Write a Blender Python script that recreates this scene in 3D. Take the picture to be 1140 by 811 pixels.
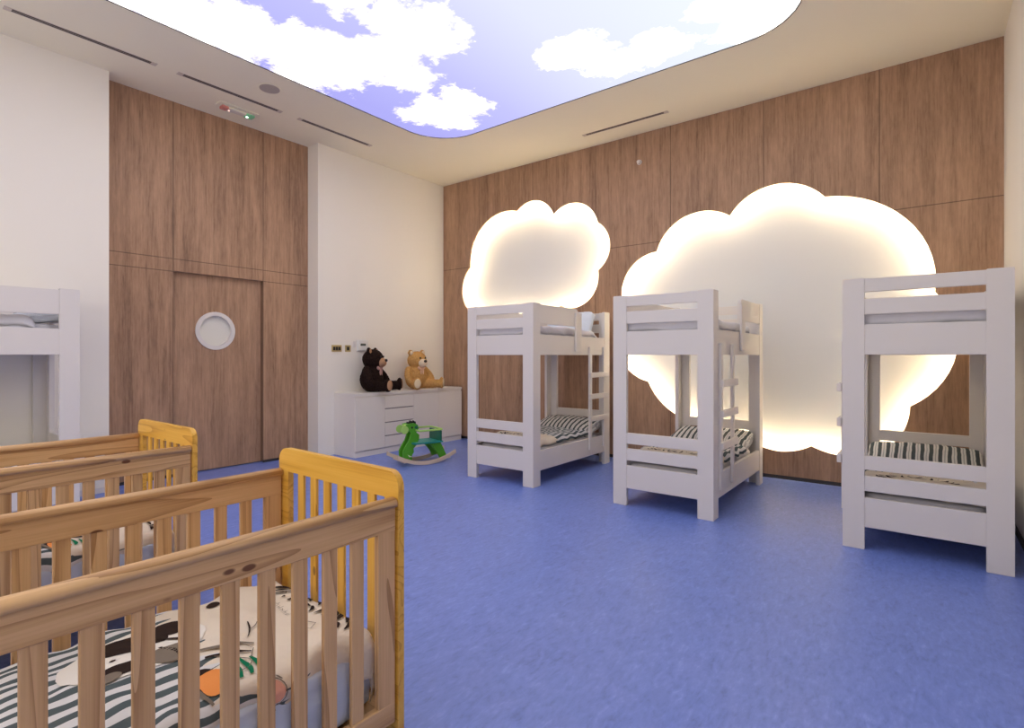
import bpy, bmesh, math, random
from mathutils import Vector, Matrix, noise
from mathutils.geometry import tessellate_polygon
random.seed(7)
C = bpy.context.scene.collection
sc = bpy.context.scene
for o in list(bpy.data.objects): bpy.data.objects.remove(o)
R = math.radians
PI = math.pi

# ------------------------------------------------------------------ camera
FPX, CX, HY, EYE = 597.0, 570.0, 396.0, 1.25
cam_d = bpy.data.cameras.new('camera'); cam = bpy.data.objects.new('camera', cam_d); C.objects.link(cam)
cam.location = (0, 0, EYE)
cam.rotation_euler = (R(90), 0, math.atan(460/597.0))
cam_d.sensor_width = 36; cam_d.lens = 36*FPX/1140
cam_d.shift_y = (HY-405.5)/1140
cam_d.clip_start = 0.02
sc.camera = cam

# ------------------------------------------------------------------ light and exposure
sc.view_settings.view_transform = 'Standard'
sc.view_settings.look = 'None'
sc.view_settings.gamma = 1
sc.view_settings.use_curve_mapping = False
sc.view_settings.exposure = 0.47
SKY_STRENGTH = 2.35
LED_STRENGTH = 38.0
FILL_DAY_STRENGTH = 2.4  # world light entering by the added window as room fill
w = bpy.data.worlds.new('world'); sc.world = w; w.use_nodes = True
w.node_tree.nodes['Background'].inputs[0].default_value = (1.0, 0.93, 0.84, 1)
w.node_tree.nodes['Background'].inputs[1].default_value = FILL_DAY_STRENGTH
# the room
H = 3.86
XW, XC, XN = -5.93, -5.90, -6.12      # left white wall, white wall behind cabinet, panelled niche
YB, XR, YF = 5.92, 0.51, -2.7
FILL_WIN = (-4.6, -0.4, 0.8, 3.1)  # unseen window opening, added behind the camera to brighten the room
pd = bpy.data.lights.new('fill_window_portal', 'AREA'); pd.shape = 'RECTANGLE'  # portal for the added window, guides its fill light
pd.size = FILL_WIN[1]-FILL_WIN[0]; pd.size_y = FILL_WIN[3]-FILL_WIN[2]; pd.cycles.is_portal = True
po = bpy.data.objects.new('fill_window_portal', pd); C.objects.link(po)
po.location = ((FILL_WIN[0]+FILL_WIN[1])/2, YF-0.12, (FILL_WIN[2]+FILL_WIN[3])/2); po.rotation_euler = (R(90), 0, 0)

# ------------------------------------------------------------------ materials
MATS = {}
def newmat(name):
    m = bpy.data.materials.new(name); m.use_nodes = True
    nt = m.node_tree; return m, nt, nt.nodes['Principled BSDF']
def plain(name, col, rough=.5, spec=.5, bump=0, bscale=200, metal=0):
    if name in MATS: return MATS[name]
    m, nt, b = newmat(name)
    b.inputs['Base Color'].default_value = (*col, 1)
    b.inputs['Roughness'].default_value = rough
    b.inputs['Specular IOR Level'].default_value = spec
    b.inputs['Metallic'].default_value = metal
    if bump:
        tc = nt.nodes.new('ShaderNodeTexCoord'); n = nt.nodes.new('ShaderNodeTexNoise')
        n.inputs['Scale'].default_value = bscale; n.inputs['Detail'].default_value = 3
        bp = nt.nodes.new('ShaderNodeBump'); bp.inputs['Strength'].default_value = bump; bp.inputs['Distance'].default_value = .004
        nt.links.new(tc.outputs['Object'], n.inputs['Vector']); nt.links.new(n.outputs['Fac'], bp.inputs['Height'])
        nt.links.new(bp.outputs['Normal'], b.inputs['Normal'])
    MATS[name] = m; return m
def emis(name, col, s):
    if name in MATS: return MATS[name]
    m, nt, b = newmat(name)
    b.inputs['Base Color'].default_value = (*col, 1)
    b.inputs['Emission Color'].default_value = (*col, 1); b.inputs['Emission Strength'].default_value = s
    MATS[name] = m; return m
class NT:
    """small node helper"""
    def __init__(s, nt): s.nt = nt
    def n(s, typ, **kw):
        nd = s.nt.nodes.new('ShaderNode'+typ)
        for k, v in kw.items(): setattr(nd, k, v)
        return nd
    def link(s, a, b): s.nt.links.new(a, b)
    def val(s, inp, v):
        if isinstance(v, (int, float)): inp.default_value = v
        elif isinstance(v, tuple): inp.default_value = v
        else: s.link(v, inp)
    def m(s, op, a, b=0.0, c=None, clamp=False):
        nd = s.n('Math', operation=op, use_clamp=clamp)
        s.val(nd.inputs[0], a); s.val(nd.inputs[1], b)
        if c is not None: s.val(nd.inputs[2], c)
        return nd.outputs[0]
    def noise(s, vec, scale, detail=3, rough=.5, out='Fac', dist=0):
        nd = s.n('TexNoise'); s.link(vec, nd.inputs['Vector'])
        nd.inputs['Scale'].default_value = scale; nd.inputs['Detail'].default_value = detail
        nd.inputs['Roughness'].default_value = rough; nd.inputs['Distortion'].default_value = dist
        return nd.outputs[out]
    def mapv(s, vec, scale=(1,1,1), loc=(0,0,0)):
        nd = s.n('Mapping'); s.link(vec, nd.inputs['Vector'])
        nd.inputs['Scale'].default_value = scale; nd.inputs['Location'].default_value = loc
        return nd.outputs[0]
    def ramp(s, fac, stops):
        nd = s.n('ValToRGB'); s.val(nd.inputs[0], fac); e = nd.color_ramp.elements
        while len(e) < len(stops): e.new(.5)
        for i, (p, c) in enumerate(stops): e[i].position = p; e[i].color = (*c, 1)
        return nd.outputs[0]
    def mix(s, fac, a, b, blend='MIX'):
        nd = s.n('Mix', data_type='RGBA', blend_type=blend)
        s.val(nd.inputs[0], fac)
        for i, v in ((6, a), (7, b)):
            if isinstance(v, tuple): nd.inputs[i].default_value = (*v, 1) if len(v) == 3 else v
            else: s.link(v, nd.inputs[i])
        return nd.outputs[2]
    def coord(s, out='Object'):
        return s.n('TexCoord').outputs[out]
    def xyz(s, vec):
        nd = s.n('SeparateXYZ'); s.link(vec, nd.inputs[0]); return nd.outputs

def wood_panel(name, haxis, vlines, hlines):
    """dark oak laminate, vertical grain; vlines at horizontal positions, hlines at heights"""
    m, nt, b = newmat(name); t = NT(nt); co = t.coord(); x = t.xyz(co)
    sc_ = (9, 9, .8)
    g1 = t.noise(t.mapv(co, sc_), 1.0, 5, .6, dist=.6)
    g2 = t.noise(t.mapv(co, (60, 60, 2.6)), 1.0, 4, .6)
    g3 = t.noise(t.mapv(co, (170, 170, 14)), 1.0, 2, .5)
    g4 = t.noise(t.mapv(co, (2.2, 2.2, .5)), 1.0, 2, .5)
    g5 = t.noise(t.mapv(co, (26, 26, 7)), 1.0, 4, .7)
    a = t.m('ADD', t.m('MULTIPLY', g1, .34), t.m('MULTIPLY', g2, .26))
    a = t.m('ADD', a, t.m('MULTIPLY', g3, .10)); a = t.m('ADD', a, t.m('MULTIPLY', g4, .12)); a = t.m('ADD', a, t.m('MULTIPLY', g5, .18))
    col = t.ramp(a, [(.34, (.18, .098, .058)), (.46, (.36, .212, .128)), (.55, (.47, .285, .175)), (.66, (.58, .365, .235))])
    # knots
    vo = t.n('TexVoronoi'); t.link(t.mapv(co, (2.6, 2.6, 1.1)), vo.inputs['Vector']); vo.inputs['Scale'].default_value = 1.0
    kn = t.m('SUBTRACT', 1.0, t.m('MULTIPLY', vo.outputs['Distance'], 15.0), clamp=True)
    col = t.mix(t.m('MULTIPLY', kn, .5), col, (.07, .035, .022))
    line = None
    for ax, lst in ((haxis, vlines), (2, hlines)):
        for v in lst:
            l = t.m('LESS_THAN', t.m('ABSOLUTE', t.m('SUBTRACT', x[ax], v)), .0045)
            line = l if line is None else t.m('MAXIMUM', line, l)
    if line is not None: col = t.mix(t.m('MULTIPLY', line, .55), col, (.03, .017, .012))
    t.link(col, b.inputs['Base Color'])
    b.inputs['Roughness'].default_value = .48; b.inputs['Specular IOR Level'].default_value = .35
    bp = t.n('Bump'); bp.inputs['Strength'].default_value = .25; bp.inputs['Distance'].default_value = .003
    t.link(g2, bp.inputs['Height']); t.link(bp.outputs[0], b.inputs['Normal'])
    return m
def pine(name, axis, base=((.40,.21,.085),(.60,.36,.165),(.74,.48,.25)), knots=.9):
    m, nt, b = newmat(name); t = NT(nt); 
    oi = t.n('ObjectInfo'); co0 = t.coord()
    add = t.n('VectorMath', operation='ADD'); t.link(co0, add.inputs[0])
    cb = t.n('CombineXYZ')
    for i in range(3): t.link(t.m('MULTIPLY', oi.outputs['Random'], 11.0+7*i), cb.inputs[i])
    t.link(cb.outputs[0], add.inputs[1]); co = add.outputs[0]
    s = [1, 1, 1]; s[axis] = .05
    warp = t.noise(t.mapv(co, tuple(4*v for v in s)), 1.0, 2, .5)
    rings = t.mapv(co, tuple(11*v for v in s))
    wv = t.noise(rings, 1.0, 1, .4, dist=.8)
    band = t.m('FRACT', t.m('MULTIPLY', t.m('ADD', wv, t.m('MULTIPLY', warp, .6)), 6.0))
    band = t.m('POWER', band, 2.5)
    fine = t.noise(t.mapv(co, tuple((170 if v == 1 else 3) for v in s)), 1.0, 3, .6)
    a = t.m('ADD', t.m('MULTIPLY', t.m('SUBTRACT', 1.0, band), .40), t.m('MULTIPLY', fine, .5))
    col = t.ramp(a, [(.22, base[0]), (.5, base[1]), (.8, base[2])])
    vo = t.n('TexVoronoi'); ks = [15.0, 15.0, 15.0]; ks[axis] = 7.0
    t.link(t.mapv(co, tuple(ks)), vo.inputs['Vector']); vo.inputs['Scale'].default_value = 1.0
    kn = t.m('MULTIPLY', t.m('MULTIPLY', t.m('SUBTRACT', .135, vo.outputs['Distance']), t.m('GREATER_THAN', t.xyz(vo.outputs['Color'])[0], .6)), 26.0, clamp=True)
    col = t.mix(t.m('MULTIPLY', kn, knots), col, (.13, .04, .012))
    t.link(col, b.inputs['Base Color']); b.inputs['Roughness'].default_value = .38; b.inputs['Specular IOR Level'].default_value = .4
    MATS[name] = m; return m

M_wall = plain('wall_paint', (.90, .85, .765), .75, .25, .06, 120)
M_ceil = plain('ceiling_paint', (.95, .875, .69), .8, .2)
M_white = plain('white_lacquer', (.77, .72, .675), .42, .4)
M_cab = plain('cabinet_laminate', (.84, .785, .72), .35, .4)
M_base = plain('dark_base', (.035, .03, .03), .6)
M_black = plain('black_rubber', (.01, .01, .01), .5)
M_vent = plain('vent_slot', (.05, .035, .028), .6)
M_ventf = plain('vent_frame', (.66, .56, .47), .6)
M_metal = plain('anodised_metal', (.6, .6, .6), .35, metal=1)
M_brass = plain('switch_brass', (.62, .50, .25), .35, metal=.7)
M_woodB = wood_panel('oak_panel_back', 0, [-5.17,-4.21,-3.25,-2.29,-1.311,-.331], [2.56])
M_woodD = wood_panel('oak_panel_niche', 1, [2.24, 3.185], [2.245, 2.115])
M_woodDoor = wood_panel('oak_door', 1, [], [])
PY = pine('pine_along_y', 1); PZ = pine('pine_upright', 2); PX = pine('pine_end', 0)
WARM_LIT = ((.58,.28,.035),(.76,.42,.06),(.84,.50,.10))  # pine tones with warm light on the end panels put into the colour
PEX = pine('warm_lit_pine_end', 0, WARM_LIT, .7); PEZ = pine('warm_lit_pine_upright', 2, WARM_LIT, .7)

def floor_mat():
    m, nt, b = newmat('blue_linoleum'); t = NT(nt); co = t.coord()
    n1 = t.noise(t.mapv(co, (1, 1.0, 1)), 3.0, 4, .6)
    n2 = t.noise(t.mapv(co, (30, 11, 1)), 1.0, 4, .65, dist=.7)
    n3 = t.noise(t.mapv(co, (70, 26, 1)), 1.0, 3, .6, dist=.4)
    a = t.m('ADD', t.m('MULTIPLY', n2, .5), t.m('ADD', t.m('MULTIPLY', n3, .35), t.m('MULTIPLY', n1, .15)))
    col = t.ramp(a, [(.33, (.11, .17, .50)), (.45, (.155, .235, .64)), (.56, (.185, .27, .71)), (.68, (.27, .35, .80))])
    t.link(col, b.inputs['Base Color'])
    b.inputs['Roughness'].default_value = .38; b.inputs['Specular IOR Level'].default_value = .7
    return m
M_floor = floor_mat()

def fabric(name, col, bump=.3, scale=60):
    return plain(name, col, .9, .1, bump, scale)
M_sheet = fabric('pale_blue_sheet', (.60, .66, .78))
M_sheetw = fabric('lilac_white_sheet', (.66, .65, .70))
M_print_dark = fabric('print_dark_brown', (.035, .022, .018))
M_print_grey = fabric('print_taupe', (.22, .18, .14))
M_print_or = fabric('print_orange', (.87, .32, .09))
M_print_gr = fabric('print_green', (.01, .19, .09))
M_print_pk = fabric('print_pink', (.85, .42, .30))
M_print_navy = fabric('print_dark_teal', (.02, .08, .07))
M_print_white = fabric('print_cream', (.85, .80, .72))

def duvet_mat(name, edge=.16, stripe_end=True):
    """stripes run along t (v); beige where v > edge.  UV = (s, t) in metres"""
    m, nt, b = newmat(name); t = NT(nt)
    uv = t.n('UVMap'); uv.uv_map = 'st'; x = t.xyz(uv.outputs[0])
    wob = t.noise(t.mapv(uv.outputs[0], (5, 3, 1)), 1.0, 2, .5)
    s_ = t.m('ADD', x[0], t.m('MULTIPLY', wob, .05))
    fr = t.m('FRACT', t.m('MULTIPLY', s_, 1/.047))
    wid = t.m('ADD', .34, t.m('MULTIPLY', t.noise(t.mapv(uv.outputs[0], (14, 5, 1)), 1.0, 2, .5), .3))
    dark = t.m('LESS_THAN', fr, wid)
    e2 = t.m('ADD', x[1], t.m('MULTIPLY', t.m('SUBTRACT', t.noise(t.mapv(uv.outputs[0], (20, .3, 1)), 1.0, 2, .5), .5), .35))
    near = t.m('MULTIPLY', t.m('GREATER_THAN', x[0], .325), .13)
    isst = t.m('LESS_THAN', e2, t.m('ADD', edge, near))
    sc2 = t.mix(dark, (.74, .73, .72), (.10, .125, .13))
    beige = t.mix(t.noise(uv.outputs[0], 6.0, 3), (.76, .66, .53), (.84, .75, .63))
    col = t.mix(isst, beige, sc2)
    t.link(col, b.inputs['Base Color']); b.inputs['Roughness'].default_value = .92; b.inputs['Specular IOR Level'].default_value = .08
    n = t.noise(t.coord(), 45, 3)
    bp = t.n('Bump'); bp.inputs['Strength'].default_value = .35; bp.inputs['Distance'].default_value = .006
    t.link(n, bp.inputs['Height']); t.link(bp.outputs[0], b.inputs['Normal'])
    return m
M_duvet = duvet_mat('striped_duvet_print')
def pillow_mat():
    m, nt, b = newmat('striped_pillow_cotton'); t = NT(nt); co = t.coord(); x = t.xyz(co)
    wob = t.noise(co, 4.0, 2)
    fr = t.m('FRACT', t.m('MULTIPLY', t.m('ADD', x[0], t.m('MULTIPLY', wob, .03)), 1/.056))
    d = t.m('LESS_THAN', fr, .45); l2 = t.m('LESS_THAN', t.m('ABSOLUTE', t.m('SUBTRACT', fr, .72)), .06)
    col = t.mix(d, t.mix(l2, (.80, .78, .74), (.50, .49, .48)), (.105, .12, .12))
    t.link(col, b.inputs['Base Color']); b.inputs['Roughness'].default_value = .92; b.inputs['Specular IOR Level'].default_value = .08
    return m
M_pillow = pillow_mat()

# ------------------------------------------------------------------ mesh helpers
def link(name, me, mats, parent=None, smooth=False):
    o = bpy.data.objects.new(name, me); C.objects.link(o)
    for m in (mats if isinstance(mats, (list, tuple)) else [mats]): me.materials.append(m)
    if smooth:
        for p in me.polygons: p.use_smooth = True
    if parent: o.parent = parent
    return o
class MB:
    def __init__(s): s.bm = bmesh.new()
    def box(s, x0, x1, y0, y1, z0, z1, bev=.003, mat=0, M=None):
        b = bmesh.new(); bmesh.ops.create_cube(b, size=1)
        for v in b.verts:
            v.co = Vector(((x0+x1)/2+v.co.x*(x1-x0), (y0+y1)/2+v.co.y*(y1-y0), (z0+z1)/2+v.co.z*(z1-z0)))
        if bev:
            bmesh.ops.bevel(b, geom=b.edges[:], offset=bev, segments=2, affect='EDGES', profile=.5)
        s.merge(b, mat, M); return s
    def merge(s, b, mat=0, M=None):
        for f in b.faces: f.material_index = mat
        if M is not None: b.transform(M)
        me = bpy.data.meshes.new('t'); b.to_mesh(me); b.free(); s.bm.from_mesh(me); bpy.data.meshes.remove(me)
    def ell(s, c, r, mat=0, M=None, seg=24):
        b = bmesh.new(); bmesh.ops.create_uvsphere(b, u_segments=seg, v_segments=seg//2, radius=1)
        T = Matrix.Translation(c) @ (M if M is not None else Matrix()) @ Matrix.Diagonal((*r, 1))
        b.transform(T)
        for f in b.faces: f.smooth = True
        s.merge(b, mat); return s
    def cyl(s, p0, p1, r, mat=0, seg=20, r2=None, bev=0):
        p0, p1 = Vector(p0), Vector(p1); d = p1-p0
        b = bmesh.new(); bmesh.ops.create_cone(b, cap_ends=True, segments=seg, radius1=r, radius2=r if r2 is None else r2, depth=d.length)
        if bev: bmesh.ops.bevel(b, geom=[e for e in b.edges if len(e.link_faces) == 2 and any(len(f.verts) > 4 for f in e.link_faces)], offset=bev, segments=2, affect='EDGES')
        b.transform(Matrix.Translation((p0+p1)/2) @ d.to_track_quat('Z', 'Y').to_matrix().to_4x4())
        for f in b.faces: f.smooth = len(f.verts) == 4
        s.merge(b, mat); return s
    def tube(s, pts, r, mat=0, seg=12, closed=False):
        pts = [Vector(p) for p in pts]; n = len(pts); b = bmesh.new(); rings = []
        for i, p in enumerate(pts):
            if closed: d = pts[(i+1) % n]-pts[i-1]
            else: d = pts[min(i+1, n-1)]-pts[max(i-1, 0)]
            q = d.to_track_quat('Z', 'Y')
            rings.append([b.verts.new(p+q @ Vector((r*math.cos(a), r*math.sin(a), 0))) for a in [2*PI*k/seg for k in range(seg)]])
        for i in range(n if closed else n-1):
            A, B = rings[i], rings[(i+1) % n]
            for k in range(seg):
                f = b.faces.new((A[k], A[(k+1) % seg], B[(k+1) % seg], B[k])); f.smooth = True
        if not closed: b.faces.new(rings[0][::-1]); b.faces.new(rings[-1])
        s.merge(b, mat); return s
    def prism(s, pts, fn0, fn1, mat=0, bev=0, smooth=False):
        """closed outline pts (2D); fn0/fn1 map a 2D point to 3D on the two faces"""
        b = bmesh.new()
        A = [b.verts.new(fn0(p)) for p in pts]; B = [b.verts.new(fn1(p)) for p in pts]; n = len(pts)
        b.faces.new(A); b.faces.new(B[::-1])
        for i in range(n):
            b.faces.new((A[(i+1) % n], A[i], B[i], B[(i+1) % n]))
        bmesh.ops.recalc_face_normals(b, faces=b.faces[:])
        if bev:
            ed = [e for e in b.edges if any(len(f.verts) == n and n > 4 for f in e.link_faces)]
            if ed: bmesh.ops.bevel(b, geom=ed, offset=bev, segments=2, affect='EDGES')
        s.merge(b, mat); return s
    def build(s, name, mats, parent=None, smooth=False):
        me = bpy.data.meshes.new(name); s.bm.to_mesh(me); s.bm.free()
        return link(name, me, mats, parent, smooth)
def empty(name, loc, rz=0):
    o = bpy.data.objects.new(name, None); C.objects.link(o); o.location = loc; o.rotation_euler.z = rz
    o.empty_display_size = .1; return o
def tag(o, label=None, cat=None, group=None, kind=None):
    if label: o['label'] = label
    if cat: o['category'] = cat
    if group: o['group'] = group
    if kind: o['kind'] = kind
    return o
def struct(o): o['kind'] = 'structure'; return o
def copy_tree(o, parent=None):
    c = o.copy(); C.objects.link(c); c.parent = parent
    for ch in list(o.children): copy_tree(ch, c)
    return c
def bake(o):
    """apply modifiers without operators"""
    dg = bpy.context.evaluated_depsgraph_get(); dg.update()
    me = bpy.data.meshes.new_from_object(o.evaluated_get(dg)); old = o.data
    o.modifiers.clear(); o.data = me; return o
def rounded_rect(x0, x1, y0, y1, r, n=10):
    out = []
    for cx, cy, a0 in ((x1-r, y1-r, 0), (x0+r, y1-r, 90), (x0+r, y0+r, 180), (x1-r, y0+r, 270)):
        for k in range(n+1):
            a = R(a0+90*k/n); out.append((cx+r*math.cos(a), cy+r*math.sin(a)))
    return out
def curve_plate(outlines, thick, xf):
    """flat plate with holes from 2D outlines, extruded; returns mesh transformed by xf"""
    cu = bpy.data.curves.new('c', 'CURVE'); cu.dimensions = '2D'; cu.fill_mode = 'BOTH'; cu.extrude = thick/2
    for pts in outlines:
        sp = cu.splines.new('POLY'); sp.points.add(len(pts)-1); sp.use_cyclic_u = True
        for i, p in enumerate(pts): sp.points[i].co = (p[0], p[1], 0, 1)
    o = bpy.data.objects.new('c', cu); C.objects.link(o)
    dg = bpy.context.evaluated_depsgraph_get(); dg.update()
    me = bpy.data.meshes.new_from_object(o.evaluated_get(dg)); me.materials.clear()
    bpy.data.objects.remove(o); bpy.data.curves.remove(cu)
    me.transform(xf); return me

# ------------------------------------------------------------------ clouds (outline points on the back wall, x and z)
def arc3(a, m, b, n=14):
    ax, ay = a; bx, by = m; cx, cy = b
    d = 2*(ax*(by-cy)+bx*(cy-ay)+cx*(ay-by))
    ux = ((ax*ax+ay*ay)*(by-cy)+(bx*bx+by*by)*(cy-ay)+(cx*cx+cy*cy)*(ay-by))/d
    uy = ((ax*ax+ay*ay)*(cx-bx)+(bx*bx+by*by)*(ax-cx)+(cx*cx+cy*cy)*(bx-ax))/d
    r = math.hypot(ax-ux, ay-uy); t0 = math.atan2(ay-uy, ax-ux); t1 = math.atan2(by-uy, bx-ux); t2 = math.atan2(cy-uy, cx-ux)
    cw = ((bx-ax)*(cy-ay)-(by-ay)*(cx-ax)) < 0
    if cw:
        while t2 > t0: t2 -= 2*PI
    else:
        while t2 < t0: t2 += 2*PI
    return [(ux+r*math.cos(t0+(t2-t0)*k/n), uy+r*math.sin(t0+(t2-t0)*k/n)) for k in range(n)]
def outline(keys):
    out = []; n = len(keys)
    for i in range(0, n, 2): out += arc3(keys[i], keys[i+1], keys[(i+2) % n])
    return out
cloud_a = outline([(-5.352,2.556),(-5.13,3.12),(-4.483,3.253),(-4.149,3.343),(-3.875,3.117),(-3.53,3.205),(-3.215,2.90),(-3.05,2.611),(-3.212,2.308),
                   (-3.30,1.99),(-3.764,1.90),(-4.15,1.74),(-4.62,1.84),(-5.0,1.73),(-5.36,1.90),(-5.515,2.25)])
cloud_b = outline([(-2.90,1.93),(-2.80,2.279),(-2.46,2.453),(-2.24,2.75),(-1.647,2.738),(-1.16,2.986),(-0.766,2.779),(-0.15,2.49),(0.068,1.803),
                   (0.206,1.242),(-0.107,0.796),(-0.145,0.60),(-0.34,0.36),(-0.62,0.30),(-0.881,0.366),(-1.144,0.284),(-1.44,0.37),(-1.72,0.37),(-1.98,0.50),
                   (-2.36,0.67),(-2.564,0.946),(-2.74,1.02),(-2.93,1.25),(-3.0,1.6)])
def offset_poly(pts, d):
    n = len(pts); area = sum(pts[i][0]*pts[(i+1) % n][1]-pts[(i+1) % n][0]*pts[i][1] for i in range(n)); sg = 1 if area > 0 else -1
    out = []
    for i in range(n):
        p0, p, p1 = pts[i-1], pts[i], pts[(i+1) % n]
        t1 = Vector((p[0]-p0[0], p[1]-p0[1])).normalized(); t2 = Vector((p1[0]-p[0], p1[1]-p[1])).normalized()
        n1 = Vector((t1.y, -t1.x))*sg; n2 = Vector((t2.y, -t2.x))*sg; m = (n1+n2)
        m = m.normalized() if m.length > .2 else n1
        out.append((p[0]+m.x*d, p[1]+m.y*d))
    return out

# ------------------------------------------------------------------ room shell
ROT_BACK = Matrix(((1,0,0,0),(0,0,1,0),(0,1,0,0),(0,0,0,1)))       # (x,z,depth) -> (x,depth,z)
SK = (-4.765, -0.67, -1.5, 4.73, .52)
sky_out = rounded_rect(SK[0], SK[1], SK[2], SK[3], SK[4])
struct(MB().box(-6.5, XR+.2, YF-.2, YB+.5, -.12, 0, 0).build('floor', M_floor))
me = curve_plate([[(-6.5, YF-.2), (XR+.2, YF-.2), (XR+.2, YB+.5), (-6.5, YB+.5)], sky_out], .06, Matrix.Translation((0, 0, H+.03)))
struct(link('ceiling', me, M_ceil))
# left wall, two thicknesses with panelled niche between
struct(MB().box(-6.4, XW, YF-.2, 1.64, 0, H, 0).build('wall_left', M_wall))
struct(MB().box(-6.4, XC, 3.757, YB+.3, 0, H, 0).build('wall_left_far', M_wall))
nb = MB().box(-6.30, XN, 1.62, 2.24, .02, H, 0).box(-6.30, XN, 3.185, 3.77, .02, H, 0).box(-6.30, XN, 2.24, 3.185, 2.12, H, 0)
struct(nb.build('wall_niche', M_woodD))
struct(MB().box(-6.35, -6.30, 1.6, 3.8, 0, H, 0).build('wall_niche_backing', M_base))
struct(MB().box(XR, XR+.2, YF-.2, YB+.3, 0, H, 0).build('wall_right', M_wall))
struct(MB().box(-6.5, FILL_WIN[0], YF-.2, YF, 0, H, 0).box(FILL_WIN[1], XR+.2, YF-.2, YF, 0, H, 0).box(FILL_WIN[0], FILL_WIN[1], YF-.2, YF, 0, FILL_WIN[2], 0).box(FILL_WIN[0], FILL_WIN[1], YF-.2, YF, FILL_WIN[3], H, 0).build('wall_front', M_wall))
wf = MB()
for k in range(4):
    x = FILL_WIN[0]+(FILL_WIN[1]-FILL_WIN[0])*k/3; x = min(max(x, FILL_WIN[0]+.03), FILL_WIN[1]-.03)
    wf.box(x-.03, x+.03, YF-.13, YF-.07, FILL_WIN[2], FILL_WIN[3])
wf.box(FILL_WIN[0], FILL_WIN[1], YF-.13, YF-.07, FILL_WIN[2], FILL_WIN[2]+.06).box(FILL_WIN[0], FILL_WIN[1], YF-.13, YF-.07, FILL_WIN[3]-.06, FILL_WIN[3])
struct(wf.build('fill_window_frame', M_white))  # frame of the added, unseen fill window
# back wall: wood skin with two cloud openings, white board behind, LED line around each opening
me = curve_plate([[(XC-.02, .045), (XR, .045), (XR, H), (XC-.02, H)], cloud_a, cloud_b], .02, Matrix.Translation((0, YB+.01, 0)) @ ROT_BACK)
struct(link('wall_back', me, M_woodB))
M_cloud = plain('cloud_board_white', (.75, .755, .765), .8, .15)
struct(MB().box(-6.3, XR+.1, YB+.145, YB+.20, 0, H, 0).build('wall_back_board', M_cloud))
struct(MB().box(XC-.02, XR, YB+.04, YB+.10, 0, .05, 0).build('baseboard_back', M_base))
M_led = emis('warm_led', (1.0, .86, .56), LED_STRENGTH)
for i, (cl, lab) in enumerate(((cloud_a, 'smaller backlit cloud-shaped niche light above the first bunk bed'), (cloud_b, 'larger backlit cloud-shaped niche light behind the two right bunk beds'))):
    o1 = offset_poly(cl, .030); o2 = offset_poly(cl, .050)
    me = curve_plate([o2, o1], .012, Matrix.Translation((0, YB+.035, 0)) @ ROT_BACK)
    t = link('cloud_light', me, M_led); tag(t, lab, 'light')
# small dark plinths on white walls
struct(MB().box(XW, XW+.012, YF, 1.64, 0, .05, .002).build('baseboard_left', M_white))
struct(MB().box(XN-.01, XN+.004, 1.64, 2.24, 0, .03, 0).box(XN-.01, XN+.004, 3.185, 3.757, 0, .03, 0).build('baseboard_niche', M_base))
struct(MB().box(XR-.012, XR, YF, YB, 0, .05, .002).build('baseboard_right', M_base))
# sliding door leaf with round porthole
door = struct(empty('door_1', (-6.20, 2.7125, 0)))
def ring_pts(n=48): return [(math.cos(2*PI*k/n), math.sin(2*PI*k/n)) for k in range(n)]
ROT_X = Matrix(((0,0,1,0),(1,0,0,0),(0,1,0,0),(0,0,0,1)))           # (y,z,depth) -> (depth,y,z)
pcy, pcz = -.0325, 1.52
me = curve_plate([[(-.48, .01), (.48, .01), (.48, 2.14), (-.48, 2.14)], [(pcy+.18*a, pcz+.18*b) for a, b in ring_pts()]], .04, ROT_X)
link('door_leaf', me, M_woodDoor, door)
me = curve_plate([[(pcy+.208*a, pcz+.208*b) for a, b in ring_pts()], [(pcy+.165*a, pcz+.165*b) for a, b in ring_pts()]], .05, Matrix.Translation((.006, 0, 0)) @ ROT_X)
link('porthole_frame', me, M_white, door)
M_frost = plain('frosted_pane', (.80, .77, .68), .4)
me = curve_plate([[(pcy+.17*a, pcz+.17*b) for a, b in ring_pts()]], .008, Matrix.Translation((-.012, 0, 0)) @ ROT_X)
link('porthole_pane', me, M_frost, door)

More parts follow.
